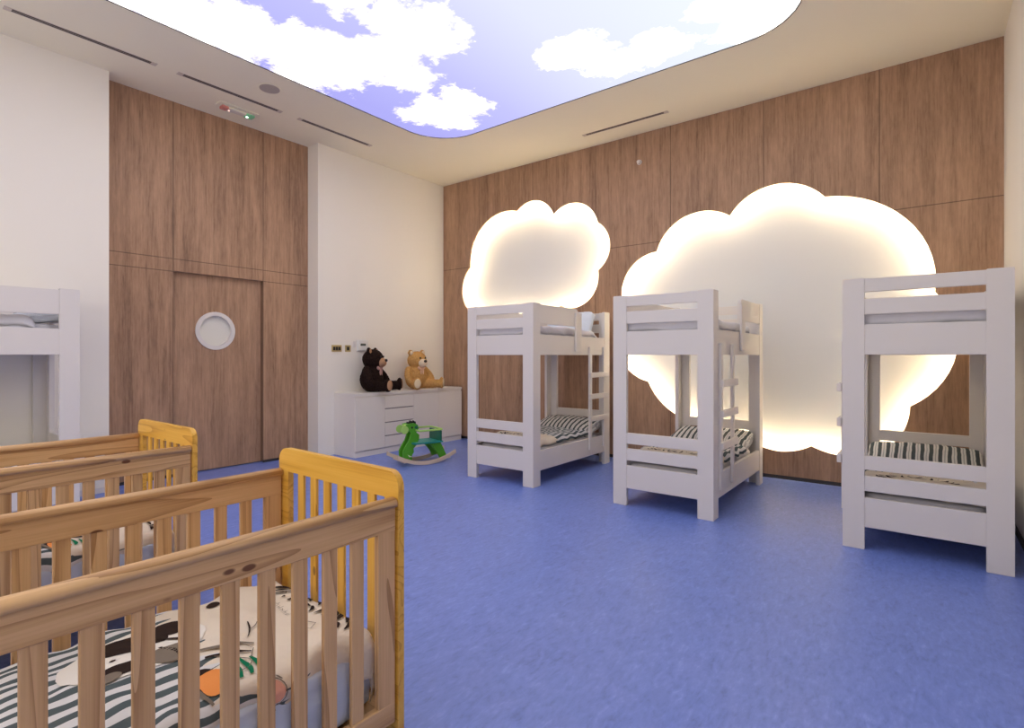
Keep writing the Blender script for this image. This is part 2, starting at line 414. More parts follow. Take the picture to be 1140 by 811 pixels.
# illuminated sky ceiling
def sky_mat():
    m, nt, b = newmat('printed_sky'); t = NT(nt); co = t.coord(); x = t.xyz(co)
    blobs = SKYB
    nz = t.noise(co, 1.6, 8, .62); nz2 = t.noise(co, 5.5, 8, .65)
    dx = t.m('MULTIPLY', t.m('SUBTRACT', nz, .5), .9)
    best = None
    for (bx, by, rx, ry, amp) in blobs:
        u = t.m('DIVIDE', t.m('SUBTRACT', x[0], bx), rx); v = t.m('DIVIDE', t.m('SUBTRACT', x[1], by), ry)
        d = t.m('SQRT', t.m('ADD', t.m('MULTIPLY', u, u), t.m('MULTIPLY', v, v)))
        q = t.m('MULTIPLY', t.m('SUBTRACT', 1.0, d), amp)
        best = q if best is None else t.m('MAXIMUM', best, q)
    f = t.m('ADD', t.m('ADD', best, .08), t.m('ADD', t.m('MULTIPLY', t.m('SUBTRACT', nz, .5), 1.3), t.m('MULTIPLY', t.m('SUBTRACT', nz2, .5), 1.7)))
    mask = t.ramp(f, [(.0, (0, 0, 0)), (.06, (.05, .05, .05)), (.22, (.22, .22, .22)), (.42, (.6, .6, .6)), (.75, (1, 1, 1))])
    g = t.m('MULTIPLY', t.m('ADD', x[0], 4.6), 1/3.6, clamp=True)
    blue = t.ramp(g, [(0, (.14, .137, .30)), (.3, (.18, .18, .32)), (.6, (.25, .26, .335)), (1, (.29, .31, .345))])
    white = t.ramp(nz2, [(.28, (.38, .38, .40)), (.6, (1.55, 1.45, 1.32))])
    col = t.mix(mask, blue, white)
    em = t.n('Emission'); t.link(col, em.inputs[0]); em.inputs[1].default_value = SKY_STRENGTH
    t.link(em.outputs[0], nt.nodes['Material Output'].inputs[0]); nt.nodes.remove(b)
    return m
SKYB = [(-4.5,1.9,.50,.75,1),(-4.3,2.65,.55,.50,1.1),(-4.0,3.0,.55,.38,1.2),(-3.25,2.95,.42,.42,1),(-3.85,3.35,.36,.30,.9),(-4.45,1.2,.5,.5,.8),(-4.15,4.12,.38,.42,1.1),(-3.75,4.08,.26,.34,.9),(-3.4,2.3,.25,.3,.7),
        (-2.42,3.98,.34,.24,1.1),(-2.2,4.36,.30,.26,1),(-1.85,4.36,.34,.22,1),(-1.0,4.5,.38,.26,1.1),(-1.15,4.15,.30,.20,.8),(-.8,4.3,.25,.35,1),(-2.6,.5,.8,.6,1),(-1.2,-.5,.6,.4,1),(-3.6,-.6,.7,.5,1),(-1.4,1.9,.6,.35,.8)]
me = curve_plate([offset_poly(sky_out, -.006)], .02, Matrix.Translation((0, 0, H+.013)))
sky = tag(link('sky_ceiling_panel', me, sky_mat()), 'large backlit ceiling panel printed with clouds on lilac-blue sky', 'ceiling light')
tr = curve_plate([offset_poly(sky_out, -.001), offset_poly(sky_out, -.010)], .02, Matrix.Translation((0, 0, H+.009)))
link('panel_trim', tr, M_vent, sky)

# ------------------------------------------------------------------ ceiling fittings
def vent(y0, y1, x0, x1, lab, dark=1):
    alongy = (y1-y0) > (x1-x0)
    t = empty('ceiling_vent', ((x0+x1)/2, (y0+y1)/2, H))
    L, Wd = ((y1-y0)/2, (x1-x0)/2) if alongy else ((x1-x0)/2, (y1-y0)/2)
    f = MB(); s = MB()
    def bx(m, a0, a1, b0, b1, z0, z1, bv=.001):
        if alongy: m.box(a0, a1, b0, b1, z0, z1, bv)
        else: m.box(b0, b1, a0, a1, z0, z1, bv)
    e = .045
    bx(f, -Wd, -Wd+.006, -L, L, -.003, 0); bx(f, Wd-.006, Wd, -L, L, -.003, 0)
    bx(f, -Wd, Wd, -L-e, -L, -.006, 0); bx(f, -Wd, Wd, L, L+e, -.006, 0)
    bx(f, -.0025, .0025, -L, L, -.003, 0)
    bx(s, -Wd+.008, Wd-.008, -L, L, -.0028, .0, 0)
    f.build('vent_frame', M_ventf, t); s.build('vent_slot', M_vent, t)
    tag(t, lab, 'vent'); return t
vent(.90, 1.82, -5.49, -5.435, 'long dark slot vent in the ceiling nearest the left edge of the photo')
vent(2.08, 3.0, -5.49, -5.435, 'dark slot vent in the ceiling beside the round speaker and exit light')
vent(3.28, 4.17, -5.49, -5.435, 'dark slot vent in the ceiling in front of the white wall above the cabinet')
vent(5.53, 5.58, -3.17, -2.22, 'slot vent in the ceiling running along the cloud wall')
t = empty('ceiling_speaker', (-5.065, 2.70, H))
MB().cyl((0,0,-.008), (0,0,0), .105, seg=40, bev=.003).build('rim', M_ceil, t)
MB().cyl((0,0,-.011), (0,0,-.006), .092, seg=40).build('grille', plain('speaker_grille', (.50,.42,.36), .8, bump=.8, bscale=400), t)
tag(t, 'round flush speaker grille in the ceiling between slot vent and sky panel', 'speaker')
t = empty('emergency_light', (-5.76, 2.72, H))
MB().box(-.06, .06, -.20, .20, -.012, 0, .004).build('mounting_plate', M_ceil, t)
MB().box(-.04, .04, -.165, .165, -.05, -.01, .012).build('housing', plain('diffuser', (.70,.66,.58), .4), t)
MB().box(-.042, .042, -.17, -.10, -.053, -.02, .012).build('red_end', plain('red_lens', (.70,.25,.20), .3), t)['label'] = 'red end lens'
g = MB().box(-.042, .042, .07, .17, -.053, -.02, .012).build('green_end', plain('green_lens', (.22,.60,.32), .3), t); g['label'] = 'green end lens'
MB().ell((0, .10, -.055), (.012,.012,.006)).build('indicator', emis('green_led', (.6,1,.7), 5), t)
MB().ell((0, -.09, -.053), (.008,.008,.005)).build('indicator', emis('red_led', (1,.55,.45), 2), t)
tag(t, 'small emergency light with red and green ends on ceiling above the door', 'emergency light')
t = empty('sprinkler', (-2.665, YB, 3.525))
b = MB()
b.tube([(.024*math.cos(a), -.004, .024*math.sin(a)) for a in [2*PI*k/24 for k in range(24)]], .006, closed=True).cyl((0,0,0), (0,-.035,0), .012).cyl((0,-.035,0), (0,-.038,0), .02)
b.build('sprinkler_head', M_white, t); tag(t, 'small white sprinkler head high on the wood wall between the clouds', 'sprinkler')

# ------------------------------------------------------------------ wall plates
def switch(yc, zc, wy, hz, n, lab):
    t = empty('light_switch', (XC, yc, zc))
    MB().box(0, .008, -wy/2, wy/2, -hz/2, hz/2, .003).build('plate', M_brass, t)
    for k in range(n):
        y = (k-(n-1)/2)*(wy-.03)/max(n, 1)
        MB().box(.008, .012, y-(wy-.05)/n/2, y+(wy-.05)/n/2, -hz*.28, hz*.24, .001).build('rocker', plain('switch_black', (.02,.02,.02), .3), t)
    tag(t, lab, 'switch'); return t
switch(4.018, 1.34, .145, .085, 3, 'wide brass switch plate with black rockers on the white wall')
switch(4.185, 1.34, .085, .085, 1, 'small brass switch plate to the right of the wider one')
t = empty('thermostat', (XC, 4.40, 1.385))
MB().box(0, .035, -.085, .085, -.075, .07, .012).build('housing', plain('thermostat_plastic', (.80,.79,.75), .4), t)
MB().box(.034, .037, -.042, .042, -.008, .022, .001).build('display', plain('lcd', (.09,.11,.09), .2), t)
MB().box(0, .012, -.14, -.10, -.03, .05, .004).build('socket', M_white, t)
tag(t, 'white thermostat with small dark display on the wall behind the dark bear', 'thermostat')

# ------------------------------------------------------------------ bunk bed
BW, BL, BH = .83, 1.54, 1.75
def bunk(loc, rz, s, l, lab):
    """s: side (+1/-1 in x) of ladder; l: end (+1/-1 in y) of ladder"""
    t = empty('bunk_bed', loc, rz)
    hx, hy, pw, th = BW/2, BL/2, .12, .035
    for sx in (-1, 1):
        for sy in (-1, 1):
            x0, y0 = sx*hx, sy*hy
            m = MB()
            pts = [(0,0),(pw,0),(pw,th),(th,th),(th,pw),(0,pw)]
            q = [(x0-sx*a, y0-sy*b) for a, b in pts]
            m.prism(q, lambda p: (p[0], p[1], 0), lambda p: (p[0], p[1], BH), bev=.003)
            m.build('post', M_white, t)
    a = hx-pw+.001
    for sy in (-1, 1):
        for z0, z1 in ((1.66,1.745),(1.515,1.615),(1.255,1.45),(.515,.605),(.378,.475),(.145,.336)):
            y1 = sy*(hy-.004); y0 = sy*(hy-.032)
            MB().box(-a, a, min(y0,y1), max(y0,y1), z0, z1).build('end_rail', M_white, t)
    b_ = hy-pw+.001
    for sx in (-1, 1):
        for z0, z1 in ((1.255,1.45),(.145,.336)):
            x1 = sx*(hx-.004); x0 = sx*(hx-.032)
            MB().box(min(x0,x1), max(x0,x1), -b_, b_, z0, z1).build('side_board', M_white, t)
    # full guard at the back, short guard opposite the ladder
    x1 = -s*(hx-.004); x0 = -s*(hx-.030)
    MB().box(min(x0,x1), max(x0,x1), -b_, b_, 1.555, 1.74).build('guard_rail', M_white, t)
    x1 = s*(hx-.004); x0 = s*(hx-.030)
    ge = .09*l if l > 0 else -.045     # where the short guard ends
    ye = .105 if l > 0 else -.036
    y_end = -l*b_
    if l > 0: pts = [(y_end,1.555),(ye-.02,1.555),(ye-.02,1.70),(ye-.075,1.74),(y_end,1.74)]
    else: pts = [(y_end,1.555),(ye+.02,1.555),(ye+.02,1.70),(ye+.075,1.74),(y_end,1.74)]
    m = MB(); m.prism(pts, lambda p: (x0, p[0], p[1]), lambda p: (x1, p[0], p[1]), bev=.003)
    m.build('guard_rail', M_white, t)
    ya, yb = (ye-.115, ye) if l > 0 else (ye-.005, ye+.11)
    xa, xb = s*(hx-.003), s*(hx+.016)
    MB().box(min(xa,xb), max(xa,xb), ya, yb, 1.29, 1.70, .004).build('guard_support', M_white, t)
    # bed slats
    for zb in (1.30, .17):
        m = MB()
        for k in range(9):
            y = -hy+.16+k*(BL-.32)/8
            m.box(-hx+.034, hx-.034, y-.03, y+.03, zb, zb+.018, .002)
        m.build('bed_slats', M_white, t)
    # ladder
    yc = .46*l
    lad = MB(); xa, xb = s*(hx-.002), s*(hx+.020)
    for e in (-1, 1):
        y = yc+e*.16
        lad.box(min(xa,xb), max(xa,xb), y-.027, y+.027, .215, 1.345, .004)
    ld = lad.build('ladder', M_white, t)
    for z in (1.035, .80, .555):
        xa, xb = s*(hx+.018), s*(hx+.045)
        MB().box(min(xa,xb), max(xa,xb), yc-.205, yc+.205, z-.028, z+.028, .004).build('rung', M_white, ld)
    tag(t, lab, 'bunk bed', None); return t
def soft_box(w, l, h, mat, name, lab, cat, loc, rz, group=None, seed=0, amp=.006, puff=.02, cuts=26):
    bm = bmesh.new(); bmesh.ops.create_cube(bm, size=1)
    bmesh.ops.subdivide_edges(bm, edges=bm.edges[:], cuts=cuts, use_grid_fill=True)
    for v in bm.verts:
        x, y, z = v.co*2
        # rounded edges
        k = 1-.10*(abs(x)**10)*(abs(y)**10)
        rx = 1-.03*abs(z)**6; ry = 1-.015*abs(z)**6
        zz = z*(h/2)+(puff*(1-x*x)*(1-y*y) if z > 0 else 0)
        zz *= 1-.12*max(abs(x)**8, abs(y)**8)
        n = noise.noise(Vector((x*w*7+seed, y*l*7, z*2)))*amp+noise.noise(Vector((x*w*18+seed, y*l*18, z*3)))*amp*.5
        v.co = Vector((x*w/2*rx*k+n, y*l/2*ry*k+n, zz+n*(1 if z > -.9 else 0)))
    me = bpy.data.meshes.new(name); bm.to_mesh(me); bm.free()
    o = link(name, me, mat, None, True); o.location = loc; o.rotation_euler.z = rz
    return tag(o, lab, cat, group)

# duvet with real fall over its edges; (s, t) -> surface
def duvet_fn(hw, hl, drop_near, drop_far, drop_end, seed, top=0.0, amp=.012):
    def fn(s, t):
        r = .035
        def side(a, lim, dirn):
            # a beyond lim bends down
            if a <= lim-r: return a, 0
            e = a-(lim-r)
            if e < r*PI/2: th = e/r; return lim-r+r*math.sin(th), -(r-r*math.cos(th))
            return lim+.004*math.sin(e*30), -(r+(e-r*PI/2))
        x, dz = side(abs(s), hw, 1); x = x if s >= 0 else -x
        y, dy = side(abs(t), hl, 1); y = y if t >= 0 else -y
        z = top+min(dz, 0)+dy
        on = max(0, 1-(-dz)/.03)
        p = Vector((s*5+seed, t*5, 0))
        z += (noise.noise(p)*amp+noise.noise(p*3.1)*amp*.5)*(1 if on > 0 else .2)
        z += .018*max(0, 1-(abs(s)/hw)**2)*max(0, 1-(abs(t)/hl)**2)
        # quilt puckers near edge
        edge = max(0, 1-abs(abs(s)-hw)/.10)
        z += edge*.008*math.sin(t*38+2*noise.noise(Vector((t*3, seed, 0))))
        x += (.010*math.sin(t*26+seed)*min(1, max(0, -dz/.04)))*(1 if s >= 0 else -1)
        return Vector((x, y, z))
    return fn
def make_duvet(name, fn, s0, s1, t0, t1, mats, decals, step=.014, thick=.014):
    bm = bmesh.new(); uv = bm.loops.layers.uv.new('st')
    ns, ntt = int((s1-s0)/step), int((t1-t0)/step)
    grid = [[(s0+(s1-s0)*i/ns, t0+(t1-t0)*j/ntt) for j in range(ntt+1)] for i in range(ns+1)]
    V = [[bm.verts.new(fn(*g)) for g in row] for row in grid]
    for i in range(ns):
        for j in range(ntt):
            f = bm.faces.new((V[i][j], V[i+1][j], V[i+1][j+1], V[i][j+1])); f.smooth = True
            for lp, (a, b) in zip(f.loops, ((i,j),(i+1,j),(i+1,j+1),(i,j+1))): lp[uv].uv = grid[a][b]
    # thickness: offset copy below
    bm.normal_update()
    W_ = [[bm.verts.new(V[i][j].co-V[i][j].normal*thick) for j in range(ntt+1)] for i in range(ns+1)]
    def setuv(f, st):
        for lp in f.loops: lp[uv].uv = st
    for i in range(ns):
        for j in range(ntt):
            f = bm.faces.new((W_[i][j], W_[i][j+1], W_[i+1][j+1], W_[i+1][j])); f.smooth = True; setuv(f, grid[i][j])
    for i in range(ns):
        for j, fl in ((0, 0), (ntt, 1)):
            q = (V[i][j], W_[i][j], W_[i+1][j], V[i+1][j]); f = bm.faces.new(q if not fl else q[::-1]); setuv(f, grid[i][j])
    for j in range(ntt):
        for i, fl in ((0, 1), (ns, 0)):
            q = (V[i][j], W_[i][j], W_[i][j+1], V[i][j+1]); f = bm.faces.new(q if not fl else q[::-1]); setuv(f, grid[i][j])
    def nrm(s, t):
        e = .004; a = fn(s+e, t)-fn(s-e, t); b = fn(s, t+e)-fn(s, t-e); return a.cross(b).normalized()
    lay = 0
    for dec in decals:
        mi, poly = dec[0], dec[1]; lay = dec[2] if len(dec) > 2 else 2
        b2 = bmesh.new(); vs = [b2.verts.new((p[0], p[1], 0)) for p in poly]
        tris = tessellate_polygon([[Vector((p[0], p[1], 0)) for p in poly]])
        for tr_ in tris:
            try: b2.faces.new([vs[k] for k in tr_])
            except ValueError: pass
        for _ in range(4):
            le = [e for e in b2.edges if e.calc_length() > .012]
            if not le: break
            bmesh.ops.subdivide_edges(b2, edges=le, cuts=1); bmesh.ops.triangulate(b2, faces=b2.faces[:])
        b2.normal_update()
        mp = {}
        for v in b2.verts:
            s, t = v.co.x, v.co.y; mp[v] = bm.verts.new(fn(s, t)+nrm(s, t)*(.0026+.0011*lay))
        for f in b2.faces:
            q = [mp[v] for v in f.verts]
            if f.normal.z < 0: q = q[::-1]
            nf = bm.faces.new(q); nf.material_index = mi; nf.smooth = True
        b2.free()
    me = bpy.data.meshes.new(name); bm.to_mesh(me); bm.free()
    return link(name, me, mats)
DM = [M_duvet, M_print_dark, M_print_grey, M_print_or, M_print_gr, M_print_pk, M_print_navy, M_print_white]
def brush(a, b, w0, w1=None, bend=0, n=6):
    """a brush stroke from a to b as polygon"""
    w1 = w0*.4 if w1 is None else w1
    a, b = Vector(a), Vector(b); d = b-a; nn = Vector((-d.y, d.x)).normalized(); L_, R_ = [], []
    for k in range(n+1):
        f = k/n; c = a+d*f+nn*bend*math.sin(PI*f); wd = (w0+(w1-w0)*f)/2*(.35+.65*math.sin(PI*min(max(f, .08), .92)))
        L_.append((c+nn*wd)[:]); R_.append((c-nn*wd)[:])
    return L_+R_[::-1]
def blob(cx, cy, rx, ry, rot=0, n=22, sq=1.0):
    out = []
    for k in range(n):
        a = 2*PI*k/n; x, y = rx*math.copysign(abs(math.cos(a))**sq, math.cos(a)), ry*math.copysign(abs(math.sin(a))**sq, math.sin(a))
        out.append((cx+x*math.cos(rot)-y*math.sin(rot), cy+x*math.sin(rot)+y*math.cos(rot)))
    return out
def design(cx=0, cy=0):
    """printed picture on the duvet, in (s, t); text row near t = +.51"""
    D = []
    # brush lettering row
    T = .505
    strokes = [((-.175,.0),(-.115,.028),.016),((-.150,-.010),(-.120,.012),.010),((-.125,-.022),(-.085,.018),.014),((-.120,.0),(-.090,-.004),.006),((-.078,-.02),(-.07,-.015),.01),
               ((-.045,-.02),(-.035,.03),.014),((-.02,.02),(.015,.012),.012),((.0,-.014),(.045,-.002),.016),((.03,.026),(.062,.012),.013),((.048,.002),(.075,-.02),.012),((.06,-.030),(.072,-.034),.010),
               ((.09,.024),(.10,-.02),.014),((.115,.020),(.15,.016),.014),((.125,-.012),(.17,-.010),.012),((.145,.03),(.185,-.018),.017),((.175,.028),(.215,.004),.016),((.19,-.014),(.222,-.022),.015),((.21,.02),(.235,-.012),.013)]
    for a, b, w in strokes: D.append((1, brush((a[0]*1.08+cx, a[1]*1.35+T+cy), (b[0]*1.08+cx, b[1]*1.35+T+cy), w*1.35, w*.7, .005)))
    # small grey line of lettering
    x = -.085
    random.seed(3)
    for k in range(13):
        hgt = .012 if k % 3 else .018
        D.append((2, brush((x, .44-k*.0015), (x+random.uniform(.001,.007), .44+hgt-k*.0015), .0022, .0022, .001, 3)))
        if k % 2: D.append((2, brush((x, .44+hgt*random.choice((0,.5,1))-k*.0015), (x+.008, .44+hgt*.5-k*.0015), .0022, .0022, 0, 3)))
        x += .011
    # outlined boxes
    def box_line(pts, w=.003):
        for i in range(len(pts)-1): D.append((2, brush(pts[i], pts[i+1], w, w, 0, 3)))
    box_line([(.105,.432),(.165,.452),(.182,.424),(.115,.405)])
    box_line([(.13,.26),(.150,.272),(.193,.246),(.165,.215)])
    box_line([(.20,.245),(.225,.225),(.24,.19)])
    D.append((1, brush((.015,.318), (.093,.282), .007, .004, .006)))
    D.append((2, brush((.03,.34), (.06,.30), .004, .003, .006)))
    # ear and animal head
    D.append((1, blob(-.205,.312,.042,.020,-.5), 0))
    D.append((7, blob(-.06,.06,.13,.17,.1), 0))
    D.append((1, blob(-.115,.065,.055,.085,-.45), 1))
    D.append((1, blob(-.13,.16,.045,.040,.3), 1))
    D.append((1, blob(.025,.03,.028,.10,-.1), 1))
    D.append((2, blob(.03,.11,.045,.05,.3)))
    D.append((2, blob(.045,-.03,.022,.03,.3)))
    D.append((1, brush((-.09,.11), (.03,.16), .012, .012, .02), 3))
    D.append((1, brush((-.02,.10), (.06,.12), .018, .006, .01)))
    D.append((1, blob(-.035,.0,.007,.007), 1))
    D.append((1, brush((.12,.16),(.165,.26),.016,.010,.006)))
    D.append((2, brush((.08,.16),(.125,.285),.014,.012,.0)))
    # orange patch with brown outline
    D.append((1, blob(.205,.128,.055,.040,.1), 0))
    D.append((3, blob(.222,.145,.050,.036,.1, sq=.7), 1))
    D.append((2, brush((.17,.085),(.285,.115),.016,.012,.0)))
    # green stripes
    for k in range(4):
        D.append((4, brush((.165+.03*k*.3, .205+.026*k-.01), (.262, .190+.026*k), .013, .017, .008)))
    # pink snail circle and teal patch
    D.append((5, blob(.325,.25,.028,.028), 0))
    D.append((2, [(.325+.032*math.cos(a), .25+.032*math.sin(a)) for a in [k*.35 for k in range(0, 15)]]+[(.325+.0295*math.cos(a), .25+.0295*math.sin(a)) for a in [k*.35 for k in range(14, -1, -1)]]))
    D.append((6, blob(.385,.232,.026,.022,0,sq=.4)))
    D.append((2, brush((.29,.262),(.30,.275),.004,.004)))
    return D
random.seed(7)
DESIGN = design()

DESIGN_BUNK = [(q[0], [(a, b-.20) for a, b in q[1]]) for q in DESIGN if q[0] in (1, 2) and min(p[1] for p in q[1]) > .39]
BUNKS = [((-3.335, 4.885, 0), 0, 1, 1, 'white bunk bed closest to the cabinet, ladder at its far end', 'first bunk from the cabinet'),
         ((-1.675, 4.885, 0), 0, 1, -1, 'middle white bunk bed of the three by the cloud wall, ladder at near end', 'middle bunk'),
         ((-0.015, 4.885, 0), 0, -1, -1, 'white bunk bed at the right wall, in front of the big cloud', 'bunk at the right wall'),
         ((-5.51, .455, 0), 0, 1, -1, 'white bunk bed against the left wall behind the cribs', 'bunk at the left wall')]
for bi, (loc, rz, s, l, lab, wh) in enumerate(BUNKS):
    bunk(loc, rz, s, l, lab)
    x, y, _ = loc
    for lev, z in (('lower', .188), ('upper', 1.318)):
        h = .165 if lev == 'lower' else .17
        soft_box(BW-.13, BL-.15, h, M_sheetw, 'mattress', 'pale lilac-grey mattress on the %s level of the %s' % (lev, wh), 'mattress', (x, y, z+h/2), 0, 'bunk mattresses', bi*3+(lev == 'upper'))
        top = z+h
        if lev == 'lower':
            fn = duvet_fn(.358, .58, .05, .05, .04, bi*5.3+1.7, top=.068)
            d = make_duvet('blanket', fn, -.405, .405, -.55, .62, DM, DESIGN_BUNK, step=.022)
            d.location = (x, y-.125, top); d.rotation_euler.z = PI
            tag(d, 'beige blanket with striped part on the lower level of the %s' % wh, 'blanket', 'blankets on the bunk beds')
            p = soft_box(.72, .40, .11, M_pillow, 'pillow', 'dark-striped pillow at the rear of the lower level of the %s' % wh, 'pillow', (x, y+.49, top+.070), 0, 'striped pillows on the bunk beds', bi+9, .008, .05)
            p.rotation_euler.x = R(13)
        else:
            fn = duvet_fn(.358, .62, .05, .05, .04, bi*2.3+4.1, top=.045, amp=.022)
            d = make_duvet('blanket', fn, -.41, .41, -.69, .66, [M_sheetw], [], step=.026)
            d.location = (x, y-.10, top)
            tag(d, 'pale plain blanket on the upper level of the %s' % wh, 'blanket', 'pale blankets on the upper bunks')
# upper pillow on the first bunk: printed, standing against the rear rails
def printed_pillow(loc, rx, lab):
    p = soft_box(.60, .34, .07, fabric('pale_print_cotton', (.70,.76,.84)), 'pillow', lab, 'pillow', loc, 0, None, 21, .006, .03)
    p.rotation_euler.x = rx
    m = MB()
    for a, b, w in (((-.05,-.05),(.03,.10),.022),((.0,-.09),(.10,.02),.018),((.05,.02),(.16,.06),.016),((-.12,-.02),(-.04,.02),.014)):
        m.prism(brush(a, b, w), lambda q: (q[0], q[1], .058), lambda q: (q[0], q[1], .061))
    m.build('leaf_print', plain('leaf_print', (.10,.14,.15), .9), p)
    return p
printed_pillow((-3.335, 5.44, 1.60), R(62), 'pale blue pillow with dark leaf print standing on the upper level of the first bunk')
printed_pillow((-5.51, 1.02, 1.53), R(10), 'pale greenish-blue pillow with dark leaf print on the upper level of the left-wall bunk')

# ------------------------------------------------------------------ crib
CW, CL, CH = .705, 1.272, .90
def crib(loc, rz, lab):
    t = empty('crib', loc, rz); hx, hy = CW/2, CL/2
    for sy in (-1, 1):
        y0, y1 = sy*hy, sy*(hy-.030)
        # frame outline with rounded top corners
        r = .05; out = []
        for k in range(9): a = R(180-90*k/8); out.append((-hx+r+r*math.cos(a), CH-r+r*math.sin(a)))
        for k in range(9): a = R(90-90*k/8); out.append((hx-r+r*math.cos(a), CH-r+r*math.sin(a)))
        out += [(hx, 0), (hx-.065, 0), (hx-.065, .16), (-hx+.065, .16), (-hx+.065, 0), (-hx, 0)]
        hole = [(-hx+.065, .23), (hx-.065, .23), (hx-.065, CH-.085), (-hx+.065, CH-.085)]
        me = curve_plate([out, hole], .022, Matrix.Translation((0, (y0+y1)/2, 0)) @ ROT_BACK)
        ep = link('end_panel', me, PEX, t)
        bv = ep.modifiers.new('b', 'BEVEL'); bv.width = .005; bv.segments = 3; bv.limit_method = 'ANGLE'; bv.angle_limit = R(50); bake(ep)
        ya, yb = min(y0, y1)+.009, max(y0, y1)-.009
        for k in range(6):
            x = -.293+.587/7*(k+1)
            MB().box(x-.019, x+.019, ya, yb, .225, CH-.08, .003).build('slat', PEZ, ep)
    for sx in (-1, 1):
        xo = sx*(hx-.006); xi = sx*(hx-.028); xa, xb = min(xo,xi), max(xo,xi); ly = hy-.032
        m = MB()
        m.box(xa, xb, -ly, ly, .725, .800, .003).box(xa, xb, -ly, ly, .150, .215, .004)
        xm = (xa+xb)/2
        # rounded cap
        prof = [(xm-.020, .798), (xm-.021, .808)]+[(xm+.021*math.cos(R(a)), .808+.016*math.sin(R(a))) for a in range(160, 0, -20)]+[(xm+.021, .808), (xm+.020, .798)]
        b = bmesh.new(); A = [b.verts.new((p[0], -ly, p[1])) for p in prof]; B_ = [b.verts.new((p[0], ly, p[1])) for p in prof]; n = len(prof)
        b.faces.new(A); b.faces.new(B_[::-1])
        for i in range(n): f = b.faces.new((A[(i+1) % n], A[i], B_[i], B_[(i+1) % n])); f.smooth = True
        bmesh.ops.recalc_face_normals(b, faces=b.faces[:]); m.merge(b)
        fr = m.build('side_rail', PY, t)
        for sy in (-1, 1):
            y0, y1 = sy*ly, sy*(ly-.062)
            MB().box(xa+.001, xb-.001, min(y0,y1), max(y0,y1), .21, .728, .003).build('stile', PZ, fr)
        for k in range(12):
            y = (k-5.5)*.0864
            MB().box(xa+.004, xb-.004, y-.0205, y+.0205, .21, .73, .003).build('slat', PZ, fr)
    m = MB()
    m.box(-hx+.03, hx-.03, -hy+.035, hy-.035, .165, .195, .003)
    m.build('bed_base', PX, t)
    return tag(t, lab, 'crib')
CRIBS = [((-1.6175, .464, 0), R(-1.2), 'pine crib nearest the camera, with the printed striped duvet in full view', 'nearest crib'),
         ((-3.10, .478, 0), 0, 'pine crib behind the nearest one, closer to the left-wall bunk bed', 'crib behind the nearest one')]
for ci, (loc, rz, lab, wh) in enumerate(CRIBS):
    crib(loc, rz, lab)
    soft_box(CW-.075, CL-.09, .20, M_sheet, 'mattress', 'pale blue sheeted mattress inside the %s' % wh, 'mattress', (loc[0], loc[1], .196+.10), rz, None, ci+40, .008, .006)
    fn = duvet_fn(.300, .560, .1, .1, .05, ci*4.0+.3, top=.040, amp=.014)
    d = make_duvet('duvet', fn, -.39, .425, -.62, .63, DM, DESIGN, step=.012)
    d.location = (loc[0], loc[1], .398); d.rotation_euler.z = rz
    tag(d, 'grey-striped duvet with animal print and lettering in the %s' % wh, 'duvet')

# ------------------------------------------------------------------ cabinet
t = empty('cabinet', ((XC-5.47)/2+.002, 4.93, 0))
cx0, cx1, cy0, cy1 = -.215, .215, -.945, .945
MB().box(cx0, cx1-.02, cy0, cy1, .07, .745, .002).build('body', M_cab, t)
MB().box(cx0, cx1-.004, cy0-.004, cy1+.004, .745, .782, .003).build('top', M_cab, t)
MB().box(cx0, cx1-.012, cy0+.004, cy1-.004, 0, .072, .002).build('plinth', M_cab, t)
DY = [-.941, -.492, -.003, .457, .941]
for a, b in ((0,1),(2,3),(3,4)):
    MB().box(cx1-.02, cx1, DY[a]+.0015, DY[b]-.0015, .078, .728, .002).build('door', M_cab, t)
zs = [.078, .226, .397, .572, .728]
for k in range(4):
    d = MB().box(cx1-.02, cx1, DY[1]+.0015, DY[2]-.0015, zs[k]+.002, zs[k+1]-(.012 if k < 3 else 0), .002).build('drawer', M_cab, t)
    if k < 3:
        MB().box(cx1-.018, cx1-.008, DY[1]+.01, DY[2]-.01, zs[k+1]-.013, zs[k+1]+.003, .001).build('finger_groove', plain('groove_shadow', (.25,.22,.22), .6), d)
tag(t, 'low white cabinet with doors and drawers against the white wall, teddy bears on top', 'cabinet')

